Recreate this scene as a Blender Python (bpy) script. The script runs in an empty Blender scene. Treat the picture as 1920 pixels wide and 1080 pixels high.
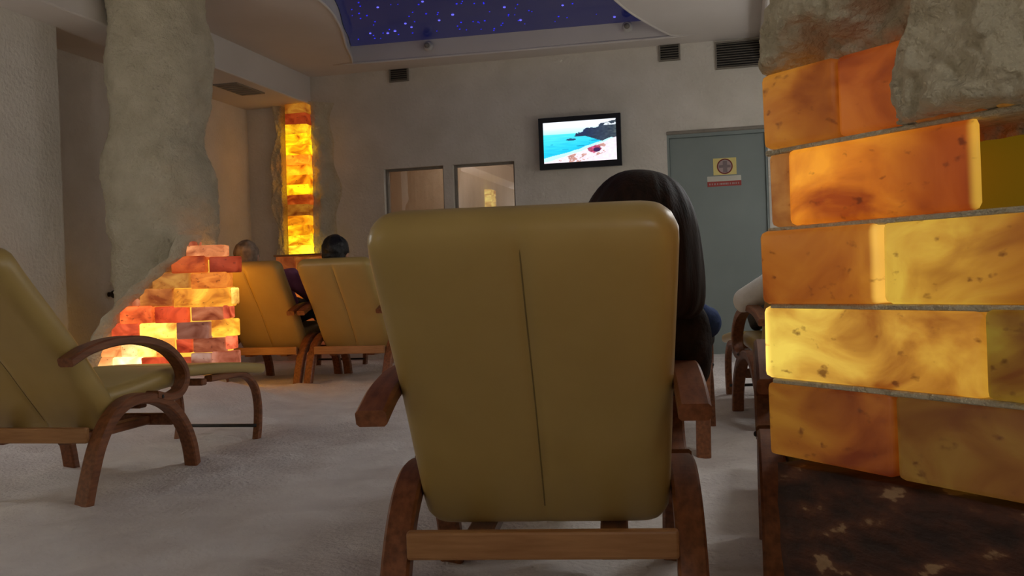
import bpy, bmesh, math, random
from mathutils import Vector, Matrix, noise
random.seed(7)
S = bpy.context.scene
COL = S.collection
R = math.radians

# ------------------------------------------------------------------ camera
FPX = 1800.0
CAMZ = 0.75
YAW, PITCH, ROLL = R(13.5), 0.0094, 0.035
C0 = Vector((0, 0, CAMZ))
fwd = Vector((-math.sin(YAW)*math.cos(PITCH), math.cos(YAW)*math.cos(PITCH), -math.sin(PITCH)))
right0 = Vector((math.cos(YAW), math.sin(YAW), 0))
up0 = right0.cross(fwd)
up_c = math.cos(ROLL)*up0 + math.sin(ROLL)*right0
right_c = math.cos(ROLL)*right0 - math.sin(ROLL)*up0
cd = bpy.data.cameras.new('camera'); cam = bpy.data.objects.new('camera', cd); COL.objects.link(cam)
cd.sensor_width = 36; cd.lens = 36*FPX/1920; cd.clip_start = 0.05
m = Matrix.Identity(4)
for i in range(3):
    m[i][0] = right_c[i]; m[i][1] = up_c[i]; m[i][2] = -fwd[i]; m[i][3] = C0[i]
cam.matrix_world = m
S.camera = cam

# ------------------------------------------------------------------ world, exposure
w = bpy.data.worlds.new('world'); S.world = w; w.use_nodes = True
w.node_tree.nodes['Background'].inputs[0].default_value = (0.5, 0.5, 0.5, 1)
w.node_tree.nodes['Background'].inputs[1].default_value = 0.02
S.view_settings.view_transform = 'Standard'; S.view_settings.look = 'None'
S.view_settings.exposure = 0.0; S.view_settings.gamma = 1.0; S.view_settings.use_curve_mapping = False
GLOBE = 25.5            # brightness of the added, out-of-view globe lamps
LAMP_COL = (0.96, 0.985, 1.0)
CAND = 1.0              # overall strength of the salt lamps

# ------------------------------------------------------------------ survey of the place (metres)
YB = 9.0                # back wall
XL, XN = -4.5, -4.9     # left wall, back of the left niche
XBL, XBR = -4.18, 0.22  # faces of the dropped beams, left and right
XR = 1.0                # right wall
YF = -2.2               # wall behind the camera
ZC, ZS, ZSTAR = 2.86, 2.58, 3.03

def ray(px, py):
    return (fwd + (px-960)/FPX*right_c + (540-py)/FPX*up_c)
def on_plane(px, py, p0, n):
    d = ray(px, py); t = (Vector(p0)-C0).dot(n)/d.dot(n)
    return C0 + d*t

# ------------------------------------------------------------------ materials
MATS = {}
def new_mat(name):
    mt = bpy.data.materials.new(name); mt.use_nodes = True
    nt = mt.node_tree; b = nt.nodes['Principled BSDF']
    MATS[name] = mt
    return mt, nt, b
def lnk(nt, a, b): nt.links.new(a, b)
def nd(nt, t, **kw):
    n = nt.nodes.new(t)
    for k, v in kw.items(): setattr(n, k, v)
    return n
def srgb(r, g, b):
    f = lambda c: (c/255/12.92) if c/255 <= 0.04045 else ((c/255+0.055)/1.055)**2.4
    return (f(r), f(g), f(b), 1)

def mat_noise(name, c1, c2, scale=8, rough=0.8, bump=0.3, bscale=40, stretch=(1,1,1), detail=6, spec=0.3, bdist=0.01, coat=0):
    mt, nt, b = new_mat(name)
    tc = nd(nt, 'ShaderNodeTexCoord'); mp = nd(nt, 'ShaderNodeMapping'); mp.inputs['Scale'].default_value = stretch
    lnk(nt, tc.outputs['Object'], mp.inputs[0])
    n = nd(nt, 'ShaderNodeTexNoise'); n.inputs['Scale'].default_value = scale; n.inputs['Detail'].default_value = detail
    lnk(nt, mp.outputs[0], n.inputs['Vector'])
    cr = nd(nt, 'ShaderNodeValToRGB'); cr.color_ramp.elements[0].color = c1; cr.color_ramp.elements[1].color = c2
    cr.color_ramp.elements[0].position = 0.3; cr.color_ramp.elements[1].position = 0.7
    lnk(nt, n.outputs['Fac'], cr.inputs[0]); lnk(nt, cr.outputs[0], b.inputs['Base Color'])
    b.inputs['Roughness'].default_value = rough; b.inputs['Specular IOR Level'].default_value = spec
    if coat: b.inputs['Coat Weight'].default_value = coat
    if bump:
        n2 = nd(nt, 'ShaderNodeTexNoise'); n2.inputs['Scale'].default_value = bscale; n2.inputs['Detail'].default_value = 8
        lnk(nt, mp.outputs[0], n2.inputs['Vector'])
        bp = nd(nt, 'ShaderNodeBump'); bp.inputs['Strength'].default_value = bump; bp.inputs['Distance'].default_value = bdist
        lnk(nt, n2.outputs['Fac'], bp.inputs['Height']); lnk(nt, bp.outputs[0], b.inputs['Normal'])
    return mt

PLASTER = mat_noise('salt_plaster', srgb(202,195,181), srgb(216,209,197), 3, 0.85, 0.55, 34, bdist=0.02)
PLASTER_ROUGH = mat_noise('salt_plaster_rough', srgb(188,177,150), srgb(209,198,171), 7, 0.8, 0.9, 45, bdist=0.03)
PAINT = mat_noise('ceiling_paint', srgb(208,200,191), srgb(214,206,198), 2, 0.7, 0.03, 60)
SALT = mat_noise('salt_floor', srgb(214,206,202), srgb(232,226,222), 5, 0.75, 0.7, 55, bdist=0.02)
LEATHER = mat_noise('cream_leather', srgb(175,148,84), srgb(183,156,92), 6, 0.36, 0.06, 220, bdist=0.002, spec=0.5)
SEAM = mat_noise('seam_thread', srgb(118,100,58), srgb(132,112,68), 30, 0.6, 0.1)
WOOD = mat_noise('brown_wood', srgb(104,58,30), srgb(146,90,54), 5, 0.42, 0.08, 30, stretch=(14,1.4,14), spec=0.45)
WOODL = mat_noise('light_wood', srgb(150,104,62), srgb(178,130,84), 5, 0.45, 0.06, 30, stretch=(1.5,14,14), spec=0.45)
STEEL = mat_noise('dark_steel', srgb(46,44,42), srgb(62,60,58), 20, 0.4, 0.05)
DOORM = mat_noise('door_paint', srgb(124,132,128), srgb(132,140,136), 2, 0.5, 0.02, 80)
FRAMEM = mat_noise('white_frame', srgb(190,184,176), srgb(200,194,186), 4, 0.55, 0.02)
TVM = mat_noise('black_plastic', srgb(20,20,26), srgb(28,28,36), 12, 0.35, 0.02)
VENTM = mat_noise('grey_vent', srgb(120,112,100), srgb(136,128,116), 12, 0.5, 0.03)
VENTD = mat_noise('vent_dark', srgb(28,25,22), srgb(38,34,30), 12, 0.8, 0.0)
BLIND = mat_noise('beige_blind', srgb(190,160,130), srgb(206,176,146), 3, 0.8, 0.05, 40, stretch=(12,12,0.5))
STONE = None
HAIRD = mat_noise('dark_brown_hair', srgb(20,11,7), srgb(44,24,14), 18, 0.6, 0.22, 60, stretch=(4,4,0.35), spec=0.2, bdist=0.006)
HAIRB = mat_noise('black_hair', srgb(12,10,10), srgb(26,22,20), 30, 0.45, 0.4, 80, spec=0.4)
HAIRG = mat_noise('grey_hair', srgb(116,98,82), srgb(174,152,132), 22, 0.6, 0.5, 70, bdist=0.008)
SKIN = mat_noise('skin', srgb(196,148,120), srgb(206,160,134), 10, 0.55, 0.05, 120)
JACKET = mat_noise('dark_jacket', srgb(22,16,13), srgb(50,36,28), 26, 0.85, 0.5, 60)
PURPLE = mat_noise('purple_cloth', srgb(140,84,118), srgb(166,106,140), 9, 0.85, 0.3, 60)
WHITEC = mat_noise('white_cloth', srgb(224,222,218), srgb(238,236,232), 9, 0.85, 0.4, 30, bdist=0.02)
NAVY = mat_noise('blue_cloth', srgb(48,72,128), srgb(70,98,156), 16, 0.85, 0.4, 40)
TROUS = mat_noise('dark_trousers', srgb(30,36,44), srgb(60,54,50), 14, 0.85, 0.4, 50)
SHOE = mat_noise('shoe_leather', srgb(30,26,24), srgb(44,38,34), 14, 0.5, 0.1)
EYEM = mat_noise('eye_dark', srgb(20,16,14), srgb(34,26,22), 14, 0.2, 0.0)
LIPM = mat_noise('lips', srgb(150,84,78), srgb(164,96,88), 14, 0.5, 0.0)
SIGNY = mat_noise('sign_yellow', srgb(214,196,120), srgb(222,204,130), 6, 0.6, 0.0)
SIGNW = mat_noise('sign_white', srgb(190,186,172), srgb(200,196,182), 6, 0.6, 0.0)
SIGNR = mat_noise('sign_red', srgb(150,60,54), srgb(164,70,62), 6, 0.6, 0.0)
SIGNM = mat_noise('sign_maroon', srgb(112,44,40), srgb(124,52,46), 6, 0.6, 0.0)
SIGNG = mat_noise('sign_grey', srgb(156,136,132), srgb(174,152,146), 20, 0.6, 0.0)
SIGND = mat_noise('sign_dark', srgb(120,104,104), srgb(132,114,114), 20, 0.6, 0.0)

# dark base stone with pale salt flecks
mt, nt, b = new_mat('dark_rock'); STONE = mt
tc = nd(nt,'ShaderNodeTexCoord'); mp = nd(nt,'ShaderNodeMapping'); mp.inputs['Scale'].default_value=(1,1,2.2); lnk(nt,tc.outputs['Object'],mp.inputs[0])
n1 = nd(nt,'ShaderNodeTexNoise'); n1.inputs['Scale'].default_value=17; n1.inputs['Detail'].default_value=9; lnk(nt,mp.outputs[0],n1.inputs['Vector'])
cr = nd(nt,'ShaderNodeValToRGB'); e=cr.color_ramp.elements
e[0].color=srgb(40,18,10); e[0].position=0.35; e[1].color=srgb(74,36,18); e[1].position=0.56
x=e.new(0.62); x.color=srgb(92,52,28); x=e.new(0.66); x.color=srgb(150,118,84)
lnk(nt,n1.outputs['Fac'],cr.inputs[0]); lnk(nt,cr.outputs[0],b.inputs['Base Color']); b.inputs['Roughness'].default_value=0.7
bp=nd(nt,'ShaderNodeBump'); bp.inputs['Strength'].default_value=0.6; bp.inputs['Distance'].default_value=0.02; lnk(nt,n1.outputs['Fac'],bp.inputs['Height']); lnk(nt,bp.outputs[0],b.inputs['Normal'])

# back-lit salt block: object colour = glow colour (alpha = evenness), veins from noise
def salt_brick_mat(name, strength, vein=5.0):
    mt, nt, b = new_mat(name)
    oi = nd(nt,'ShaderNodeObjectInfo'); tc = nd(nt,'ShaderNodeTexCoord')
    vm = nd(nt,'ShaderNodeVectorMath', operation='MULTIPLY_ADD')
    cx = nd(nt,'ShaderNodeCombineXYZ'); mul = nd(nt,'ShaderNodeMath', operation='MULTIPLY'); mul.inputs[1].default_value=37.0
    lnk(nt,oi.outputs['Random'],mul.inputs[0])
    for k in range(3): lnk(nt,mul.outputs[0],cx.inputs[k])
    vm.inputs[1].default_value=(1,1,1.6); lnk(nt,tc.outputs['Object'],vm.inputs[0]); lnk(nt,cx.outputs[0],vm.inputs[2])
    n = nd(nt,'ShaderNodeTexNoise'); n.inputs['Scale'].default_value=vein; n.inputs['Detail'].default_value=5; n.inputs['Distortion'].default_value=0.8
    lnk(nt,vm.outputs[0],n.inputs['Vector'])
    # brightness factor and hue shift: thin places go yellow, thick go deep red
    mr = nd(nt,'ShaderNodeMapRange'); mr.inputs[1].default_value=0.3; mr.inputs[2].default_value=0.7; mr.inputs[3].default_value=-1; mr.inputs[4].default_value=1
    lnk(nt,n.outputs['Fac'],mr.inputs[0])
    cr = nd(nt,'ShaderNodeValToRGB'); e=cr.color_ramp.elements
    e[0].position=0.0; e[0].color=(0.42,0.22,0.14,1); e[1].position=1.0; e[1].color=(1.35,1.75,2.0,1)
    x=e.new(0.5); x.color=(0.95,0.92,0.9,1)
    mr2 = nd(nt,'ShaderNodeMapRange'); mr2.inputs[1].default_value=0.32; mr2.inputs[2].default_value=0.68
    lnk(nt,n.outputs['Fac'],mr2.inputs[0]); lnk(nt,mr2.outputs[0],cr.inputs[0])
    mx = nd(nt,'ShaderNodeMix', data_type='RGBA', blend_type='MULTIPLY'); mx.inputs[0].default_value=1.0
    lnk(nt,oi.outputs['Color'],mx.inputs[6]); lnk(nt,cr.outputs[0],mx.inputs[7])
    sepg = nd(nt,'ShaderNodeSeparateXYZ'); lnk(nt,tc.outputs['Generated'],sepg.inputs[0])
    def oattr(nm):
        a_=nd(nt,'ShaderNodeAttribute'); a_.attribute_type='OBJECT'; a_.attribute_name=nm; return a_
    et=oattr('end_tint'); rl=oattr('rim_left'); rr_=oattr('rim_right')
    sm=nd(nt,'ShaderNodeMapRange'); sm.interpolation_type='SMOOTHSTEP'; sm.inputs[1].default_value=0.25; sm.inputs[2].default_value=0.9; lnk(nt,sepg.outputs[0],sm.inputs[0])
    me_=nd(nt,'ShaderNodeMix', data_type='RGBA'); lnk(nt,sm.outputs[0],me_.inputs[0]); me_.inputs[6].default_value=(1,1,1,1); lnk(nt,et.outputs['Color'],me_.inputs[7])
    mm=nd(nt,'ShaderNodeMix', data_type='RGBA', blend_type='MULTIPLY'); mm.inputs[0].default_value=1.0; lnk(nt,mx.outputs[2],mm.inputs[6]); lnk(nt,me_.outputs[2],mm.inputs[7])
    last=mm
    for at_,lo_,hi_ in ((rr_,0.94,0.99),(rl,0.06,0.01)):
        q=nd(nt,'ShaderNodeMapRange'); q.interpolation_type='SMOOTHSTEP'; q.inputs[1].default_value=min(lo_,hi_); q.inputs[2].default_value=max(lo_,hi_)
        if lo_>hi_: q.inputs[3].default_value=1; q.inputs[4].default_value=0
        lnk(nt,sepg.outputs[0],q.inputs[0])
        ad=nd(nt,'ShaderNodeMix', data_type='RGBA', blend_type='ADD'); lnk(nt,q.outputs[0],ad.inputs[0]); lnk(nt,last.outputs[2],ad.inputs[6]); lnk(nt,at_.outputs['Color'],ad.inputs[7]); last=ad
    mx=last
    # dark specks
    n3 = nd(nt,'ShaderNodeTexNoise'); n3.inputs['Scale'].default_value=34; n3.inputs['Detail'].default_value=3; lnk(nt,vm.outputs[0],n3.inputs['Vector'])
    cr3 = nd(nt,'ShaderNodeValToRGB'); e=cr3.color_ramp.elements; e[0].position=0.27; e[0].color=(0.35,0.3,0.3,1); e[1].position=0.36; e[1].color=(1,1,1,1)
    lnk(nt,n3.outputs['Fac'],cr3.inputs[0])
    mx2 = nd(nt,'ShaderNodeMix', data_type='RGBA', blend_type='MULTIPLY'); mx2.inputs[0].default_value=1.0
    lnk(nt,mx.outputs[2],mx2.inputs[6]); lnk(nt,cr3.outputs[0],mx2.inputs[7])
    lnk(nt,mx2.outputs[2],b.inputs['Emission Color']); b.inputs['Emission Strength'].default_value=strength
    b.inputs['Base Color'].default_value=srgb(98,48,28); b.inputs['Roughness'].default_value=0.55
    bp=nd(nt,'ShaderNodeBump'); bp.inputs['Strength'].default_value=0.3; bp.inputs['Distance'].default_value=0.01; lnk(nt,n.outputs['Fac'],bp.inputs['Height']); lnk(nt,bp.outputs[0],b.inputs['Normal'])
    return mt
SALTB = salt_brick_mat('salt_block_glowing', CAND, 6)
SALTB_NEAR = salt_brick_mat('salt_block_glowing_coarse', CAND, 7)
def emis(name, col, s, base=(0.02,0.02,0.02,1)):
    mt, nt, b = new_mat(name)
    b.inputs['Base Color'].default_value = base; b.inputs['Emission Color'].default_value = col; b.inputs['Emission Strength'].default_value = s
    return mt
CORE = emis('lamp_core', srgb(255,196,70), 1.1*CAND)
CORE_DIM = emis('lamp_core_dim', srgb(120,96,14), 0.4, srgb(120,100,40))
STAR = emis('star_blue', (0.03,0.03,1.0,1), 0.9)
STARW = emis('star_blue_bright', (0.16,0.15,1.0,1), 1.1)
LENS = emis('added_lamp_glass', LAMP_COL+(1,), GLOBE)
# star ceiling: glossy violet-blue stretch film
mt, nt, b = new_mat('blue_stretch_film'); FILM = mt
b.inputs['Base Color'].default_value = srgb(12,16,48); b.inputs['Roughness'].default_value=0.14; b.inputs['Specular IOR Level'].default_value=0.32
b.inputs['Emission Color'].default_value = (0.06,0.08,0.62,1); b.inputs['Emission Strength'].default_value=0.05
# glass pane
mt = bpy.data.materials.new('window_glass'); mt.use_nodes=True; GLASS=mt; nt=mt.node_tree; nt.nodes.clear()
o_=nd(nt,'ShaderNodeOutputMaterial'); tr=nd(nt,'ShaderNodeBsdfTransparent'); gl=nd(nt,'ShaderNodeBsdfGlossy'); gl.inputs['Roughness'].default_value=0.01
mxs=nd(nt,'ShaderNodeMixShader'); mxs.inputs[0].default_value=0.3; lnk(nt,tr.outputs[0],mxs.inputs[1]); lnk(nt,gl.outputs[0],mxs.inputs[2]); lnk(nt,mxs.outputs[0],o_.inputs[0])

# ------------------------------------------------------------------ helpers
def link(name, me, mat=None, parent=None, smooth=False):
    o = bpy.data.objects.new(name, me); COL.objects.link(o)
    if mat is not None and not me.materials: me.materials.append(mat)
    if smooth:
        for p in me.polygons: p.use_smooth = True
    if parent is not None: o.parent = parent
    return o
def from_data(name, v, f, mat=None, parent=None, smooth=False):
    me = bpy.data.meshes.new(name); me.from_pydata([tuple(q) for q in v], [], f); me.update()
    return link(name, me, mat, parent, smooth)
def from_bm(name, bm, mat=None, parent=None, smooth=False):
    bmesh.ops.recalc_face_normals(bm, faces=bm.faces)
    me = bpy.data.meshes.new(name); bm.to_mesh(me); bm.free()
    return link(name, me, mat, parent, smooth)
def tag(o, label=None, cat=None, group=None, kind=None):
    if label: o['label'] = label
    if cat: o['category'] = cat
    if group: o['group'] = group
    if kind: o['kind'] = kind
    return o
def empty(name, loc, rz=0):
    o = bpy.data.objects.new(name, None); COL.objects.link(o); o.location = loc; o.rotation_euler = (0,0,rz); o.empty_display_size = 0.1
    return o
def bm_box(bm, x0, x1, y0, y1, z0, z1, bev=0.0, seg=2):
    r = bmesh.ops.create_cube(bm, size=1.0)
    vs = r['verts']
    for v in vs: v.co = Vector(((x0+x1)/2+v.co.x*(x1-x0), (y0+y1)/2+v.co.y*(y1-y0), (z0+z1)/2+v.co.z*(z1-z0)))
    if bev:
        es = list({e for v in vs for e in v.link_edges})
        bmesh.ops.bevel(bm, geom=es, offset=bev, segments=seg, affect='EDGES', profile=0.5)
def box(name, x0, x1, y0, y1, z0, z1, mat, parent=None, bev=0.0, seg=2):
    bm = bmesh.new(); bm_box(bm, x0, x1, y0, y1, z0, z1, bev, seg)
    return from_bm(name, bm, mat, parent)
def fbm(p, oct=4, H=0.9):
    return noise.fractal(p, H, 2.0, oct)
def struct(o): o['kind'] = 'structure'; return o
def smoothstep(a, b, x):
    t = max(0, min(1, (x-a)/(b-a))); return t*t*(3-2*t)
def interp(tab, x):
    if x <= tab[0][0]: return tab[0][1]
    for (a, va), (b, vb) in zip(tab, tab[1:]):
        if x <= b:
            t = (x-a)/(b-a); t = t*t*(3-2*t); return va+(vb-va)*t
    return tab[-1][1]
def catmull(pts, n=8):
    P = [Vector(p) for p in pts]; P = [P[0]*2-P[1]] + P + [P[-1]*2-P[-2]]
    out = []
    for i in range(1, len(P)-2):
        for k in range(n):
            t = k/n
            a, b, c, d = P[i-1], P[i], P[i+1], P[i+2]
            out.append(0.5*((2*b)+(c-a)*t+(2*a-5*b+4*c-d)*t*t+(3*b-a-3*c+d)*t**3))
    out.append(P[-2]); return out
def ribbon(name, pts, x0, x1, th, mat, parent, n=8, ends=(1,1)):
    """bent board: path in the (y,z) plane, width x0..x1, thickness th, softened edges"""
    path = catmull([(0,)+p for p in pts], n)
    bv = 0.006
    prof = [(x0+bv,-th/2),(x1-bv,-th/2),(x1,-th/2+bv),(x1,th/2-bv),(x1-bv,th/2),(x0+bv,th/2),(x0,th/2-bv),(x0,-th/2+bv)]
    v, f = [], []; N = len(prof)
    for i, p in enumerate(path):
        d = (path[min(i+1,len(path)-1)]-path[max(i-1,0)]).normalized()
        nn = Vector((0,-d.z,d.y))
        for (x, q) in prof: v.append(Vector((x,p.y,p.z))+nn*q)
    for i in range(len(path)-1):
        for k in range(N): f.append((i*N+k, i*N+(k+1)%N, (i+1)*N+(k+1)%N, (i+1)*N+k))
    f.append(tuple(range(N))[::-1]); f.append(tuple(range((len(path)-1)*N, len(path)*N)))
    bm = bmesh.new(); vs = [bm.verts.new(q) for q in v]
    for q in f: bm.faces.new([vs[k] for k in q])
    return from_bm(name, bm, mat, parent)
def cushion(name, pts, half_w, th, mat, parent, corner=0.055, groove=0.0, n=6, puff=0.0, vlist=None):
    """upholstered slab swept along a (y,z) path; +normal = front side"""
    path = catmull([(0,)+p for p in pts], n); L = [0]
    for a, b in zip(path, path[1:]): L.append(L[-1]+(b-a).length)
    T = L[-1]; v, f = [], []
    half=[-1,-0.99,-0.965,-0.93,-0.88,-0.80,-0.66,-0.5,-0.35,-0.22,-0.13,-0.08,-0.05,-0.03,-0.015,0]
    row=half+[-q for q in reversed(half[:-1])]; M=2*len(row)-2
    st = [0,0.004,0.012,0.025,0.045]+[0.045+(T-0.09)*k/26 for k in range(1,26)]+[T-0.045,T-0.025,T-0.012,T-0.004,T]
    for s in st:
        i = max(j for j in range(len(L)) if L[j] <= s+1e-9); i = min(i, len(L)-2)
        t = (s-L[i])/(L[i+1]-L[i]); p = path[i].lerp(path[i+1], t)
        d = (path[min(i+2,len(path)-1)]-path[max(i-1,0)]).normalized(); nn = Vector((0,-d.z,d.y))
        e = min(s, T-s)
        wfac = half_w if not callable(half_w) else half_w(s/T)
        ce = min(1, e/corner); wloc = wfac - corner*(1-math.sqrt(max(0,1-(1-ce)**2)))
        te = min(1, e/(th*0.45)); tl = th*0.5*(0.12+0.88*math.sqrt(max(0,1-(1-te)**2)))
        fade = min(1, e/0.08)
        for k in range(M):
            front = k < len(row)
            u = row[k] if front else row[2*len(row)-2-k]
            X = wloc*u; rr = th*0.40
            edge = max(0, (abs(X)-(wloc-rr))/rr)
            Q = tl*math.sqrt(max(0,1-edge**2.2))
            Q += puff*fade*math.sin(math.pi*min(1,abs(u)))**0.8 if abs(u)<1 else 0
            if groove and front: Q += fade*(-groove*math.exp(-(X/0.010)**2)+groove*0.8*math.exp(-((X-0.026)/0.018)**2))
            v.append(Vector((X,p.y,p.z))+nn*(Q if front else -Q))
    K = len(st)
    for i in range(K-1):
        for k in range(M): f.append((i*M+k, i*M+(k+1)%M, (i+1)*M+(k+1)%M, (i+1)*M+k))
    f.append(tuple(range(M))[::-1]); f.append(tuple(range((K-1)*M, K*M)))
    bm = bmesh.new(); vs = [bm.verts.new(q) for q in v]
    for q in f: bm.faces.new([vs[k] for k in q])
    bmesh.ops.remove_doubles(bm, verts=bm.verts, dist=0.0004)
    return from_bm(name, bm, mat, parent, True), path
def tube(name, pts, r, mat, parent=None, M=8, n=6):
    path = catmull(pts, n); v, f = [], []
    up = Vector((0.13,0.21,0.97))
    for i, p in enumerate(path):
        d = (path[min(i+1,len(path)-1)]-path[max(i-1,0)]).normalized()
        a = d.cross(up).normalized(); b_ = d.cross(a)
        for k in range(M):
            t = 2*math.pi*k/M; v.append(p+(a*math.cos(t)+b_*math.sin(t))*r)
    for i in range(len(path)-1):
        for k in range(M): f.append((i*M+k, i*M+(k+1)%M, (i+1)*M+(k+1)%M, (i+1)*M+k))
    f.append(tuple(range(M))[::-1]); f.append(tuple(range((len(path)-1)*M, len(path)*M)))
    return from_data(name, v, f, mat, parent, True)
def copy_tree(o, parent=None):
    c = o.copy(); COL.objects.link(c); c.parent = parent
    for ch in list(o.children): copy_tree(ch, c)
    return c

# ================================================================== THE SETTING
# ---- floor of loose salt
def floor_z(x, y):
    p = Vector((x, y, 0))
    z = 0.014*fbm(p*1.7, 3) + 0.017*fbm(p*5.0+Vector((3,1,0)), 3)
    z += 0.010*abs(noise.noise(p*11))+0.012*max(0,noise.noise(p*3.1+Vector((11,4,0)))-0.25)*2
    z += 0.235*math.exp(-(((x+3.70)/0.75)**2+((y-5.42)/0.5)**2))
    z += 0.045*smoothstep(5.6,6.4,y)*smoothstep(-1.6,-2.4,x)*(1-smoothstep(8.0,8.8,y))
    z += 0.10*math.exp(-(((x-0.45)/0.5)**2+((y-1.1)/0.45)**2))
    return z - 0.008
def build_floor():
    xs = []; x = XN-0.1
    while x < XR+0.15: xs.append(x); x += 0.035
    ys = []; y = YF-0.1
    while y < YB+0.15: ys.append(y); y += 0.035
    v = [(x,y,floor_z(x,y)) for y in ys for x in xs]; W = len(xs)
    f = [(j*W+i, j*W+i+1, (j+1)*W+i+1, (j+1)*W+i) for j in range(len(ys)-1) for i in range(W-1)]
    return from_data('floor', v, f, SALT, None, True)
struct(build_floor())

# ---- walls
def wall_cells(name, xs, zs, holes, y0, y1, mat):
    bm = bmesh.new()
    for i in range(len(xs)-1):
        for j in range(len(zs)-1):
            cx, cz = (xs[i]+xs[i+1])/2, (zs[j]+zs[j+1])/2
            if any(h[0] < cx < h[1] and h[2] < cz < h[3] for h in holes): continue
            bm_box(bm, xs[i], xs[i+1], y0, y1, zs[j], zs[j+1])
    return struct(from_bm(name, bm, mat))
W1 = (-3.43,-2.81,0.95,1.885); W2 = (-2.715,-2.095,0.95,1.885)
DR = (-0.64,0.26,-0.2,2.03)
wall_cells('wall_back', [XN-0.2,W1[0],W1[1],W2[0],W2[1],DR[0],DR[1],XR+0.2], [-0.2,0.95,1.885,2.03,3.2], [W1,W2,DR], YB, YB+0.16, PLASTER)
struct(box('wall_left', XL-0.15, XL, YF, 5.68, -0.2, ZC, PLASTER))
struct(box('wall_niche', XN-0.1, XN, 5.5, YB+0.1, -0.2, ZC, PLASTER))
struct(box('wall_right', XR, XR+0.1, YF, YB+0.1, -0.2, ZC+0.1, PLASTER))
struct(box('wall_front', XN-0.2, XR+0.1, YF-0.1, YF, -0.2, ZC+0.3, PLASTER))
# dropped beams with soffits
struct(box('trim_1', XN-0.1, XBL, YF, YB, ZS, ZC+0.1, PAINT, bev=0.012))
struct(box('trim_2', XBR, XR+0.1, YF, YB, ZS+0.05, ZC+0.1, PAINT, bev=0.03, seg=3))

# ---- ceiling with wavy recess
def recess_outline():
    Lp = [(-3.56,8.62),(-3.44,8.28),(-3.34,7.94),(-3.12,7.3),(-2.98,6.63),(-3.02,5.8),(-3.3,4.8),(-3.45,3.8),(-3.3,2.8),(-3.05,1.9),(-3.1,1.0)]
    Rp = [(-0.52,8.72),(-0.66,8.3),(-0.80,7.8),(-0.89,7.3),(-0.98,6.6),(-0.95,5.8),(-0.7,4.8),(-0.55,3.8),(-0.7,2.8),(-0.95,1.9),(-0.9,1.0)]
    a = [(p.x,p.y) for p in catmull([q+(0,) for q in Lp], 5)]
    b_ = [(p.x,p.y) for p in catmull([q+(0,) for q in Rp], 5)]
    return a, b_
La, Ra = recess_outline()
v, f = [], []
n_ = len(La)
for (p, q) in zip(La, Ra):
    v += [(-5.1,p[1],ZC),(p[0],p[1],ZC),(q[0],q[1],ZC),(1.2,q[1],ZC), (p[0]-0.02,p[1],ZSTAR+0.01),(q[0]+0.02,q[1],ZSTAR+0.01)]
for i in range(n_-1):
    a, b_ = i*6, (i+1)*6
    f += [(a,b_,b_+1,a+1),(a+2,b_+2,b_+3,a+3),(a+1,b_+1,b_+4,a+4),(a+2,a+5,b_+5,b_+2)]
e_ = (n_-1)*6
f += [(1,4,5,2),(e_+1,e_+2,e_+5,e_+4)]
k0 = len(v)
v += [(-5.1,YB+0.2,ZC),(1.2,YB+0.2,ZC),(-5.1,YF-0.1,ZC),(1.2,YF-0.1,ZC)]
f += [(k0,0,1,2,3,k0+1),(k0+2,k0+3,e_+3,e_+2,e_+1,e_)]
ceil = struct(from_data('ceiling', v, f, PAINT))
# rounded lip along the recess edge
lip_pts = [(x,y,ZC+0.004) for x,y in reversed(La)]+[(x,y,ZC+0.004) for x,y in Ra]
lip = struct(tube('trim_3', lip_pts, 0.013, PAINT, None, 8, 2))
# star film
v = [(x-0.01,y,ZSTAR) for x,y in La]+[(x+0.01,y,ZSTAR) for x,y in reversed(Ra)]
star = empty('star_ceiling_panel', (-2,5,ZSTAR))
tag(star, 'glossy dark blue stretch ceiling with scattered blue star lights in wavy recess', 'ceiling panel')
fl = from_data('stretch_film', [Vector(q)-Vector((-2,5,ZSTAR)) for q in v], [tuple(range(len(v)))], FILM, star)
bm = bmesh.new(); bmesh.ops.create_icosphere(bm, subdivisions=1, radius=1.0); mstar = bpy.data.meshes.new('star_light'); bm.to_mesh(mstar); bm.free(); mstar.materials.append(STAR)
mstar2 = mstar.copy(); mstar2.materials.clear(); mstar2.materials.append(STARW)
cnt = 0
rs = random.Random(3)
while cnt < 190:
    y = rs.uniform(5.9,8.55) if cnt < 150 else rs.uniform(1.2,5.9)
    x = rs.uniform(-3.5,-0.6)
    i = min(range(n_), key=lambda k: abs(La[k][1]-y))
    if not (La[i][0]+0.06 < x < Ra[i][0]-0.06): continue
    big = rs.random() < 0.2
    s = rs.uniform(0.011,0.015) if big else rs.uniform(0.005,0.009)
    o = bpy.data.objects.new('star_light', mstar2 if big else mstar); COL.objects.link(o); o.parent = star
    o.location = (x+2,y-5,-0.002); o.scale = (s,s,s*0.7); cnt += 1

bm = bmesh.new()
for r0, r1, z0, z1 in ((0.13,0.155,-0.006,0.004),):
    N = 32
    ring = [[bm.verts.new((r*math.cos(2*math.pi*k/N), r*math.sin(2*math.pi*k/N), z)) for k in range(N)] for r, z in ((r0,z1),(r0,z0),(r1,z0),(r1,z1))]
    for a in range(4):
        for k in range(N): bm.faces.new((ring[a][k],ring[a][(k+1)%N],ring[(a+1)%4][(k+1)%N],ring[(a+1)%4][k]))
bmesh.ops.recalc_face_normals(bm, faces=bm.faces)
m_ring = bpy.data.meshes.new('trim_ring'); bm.to_mesh(m_ring); bm.free(); m_ring.materials.append(FRAMEM)
bm = bmesh.new(); bmesh.ops.create_circle(bm, cap_ends=True, segments=32, radius=0.13); m_lens = bpy.data.meshes.new('lens'); bm.to_mesh(m_lens); bm.free(); m_lens.materials.append(LENS)
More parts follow.
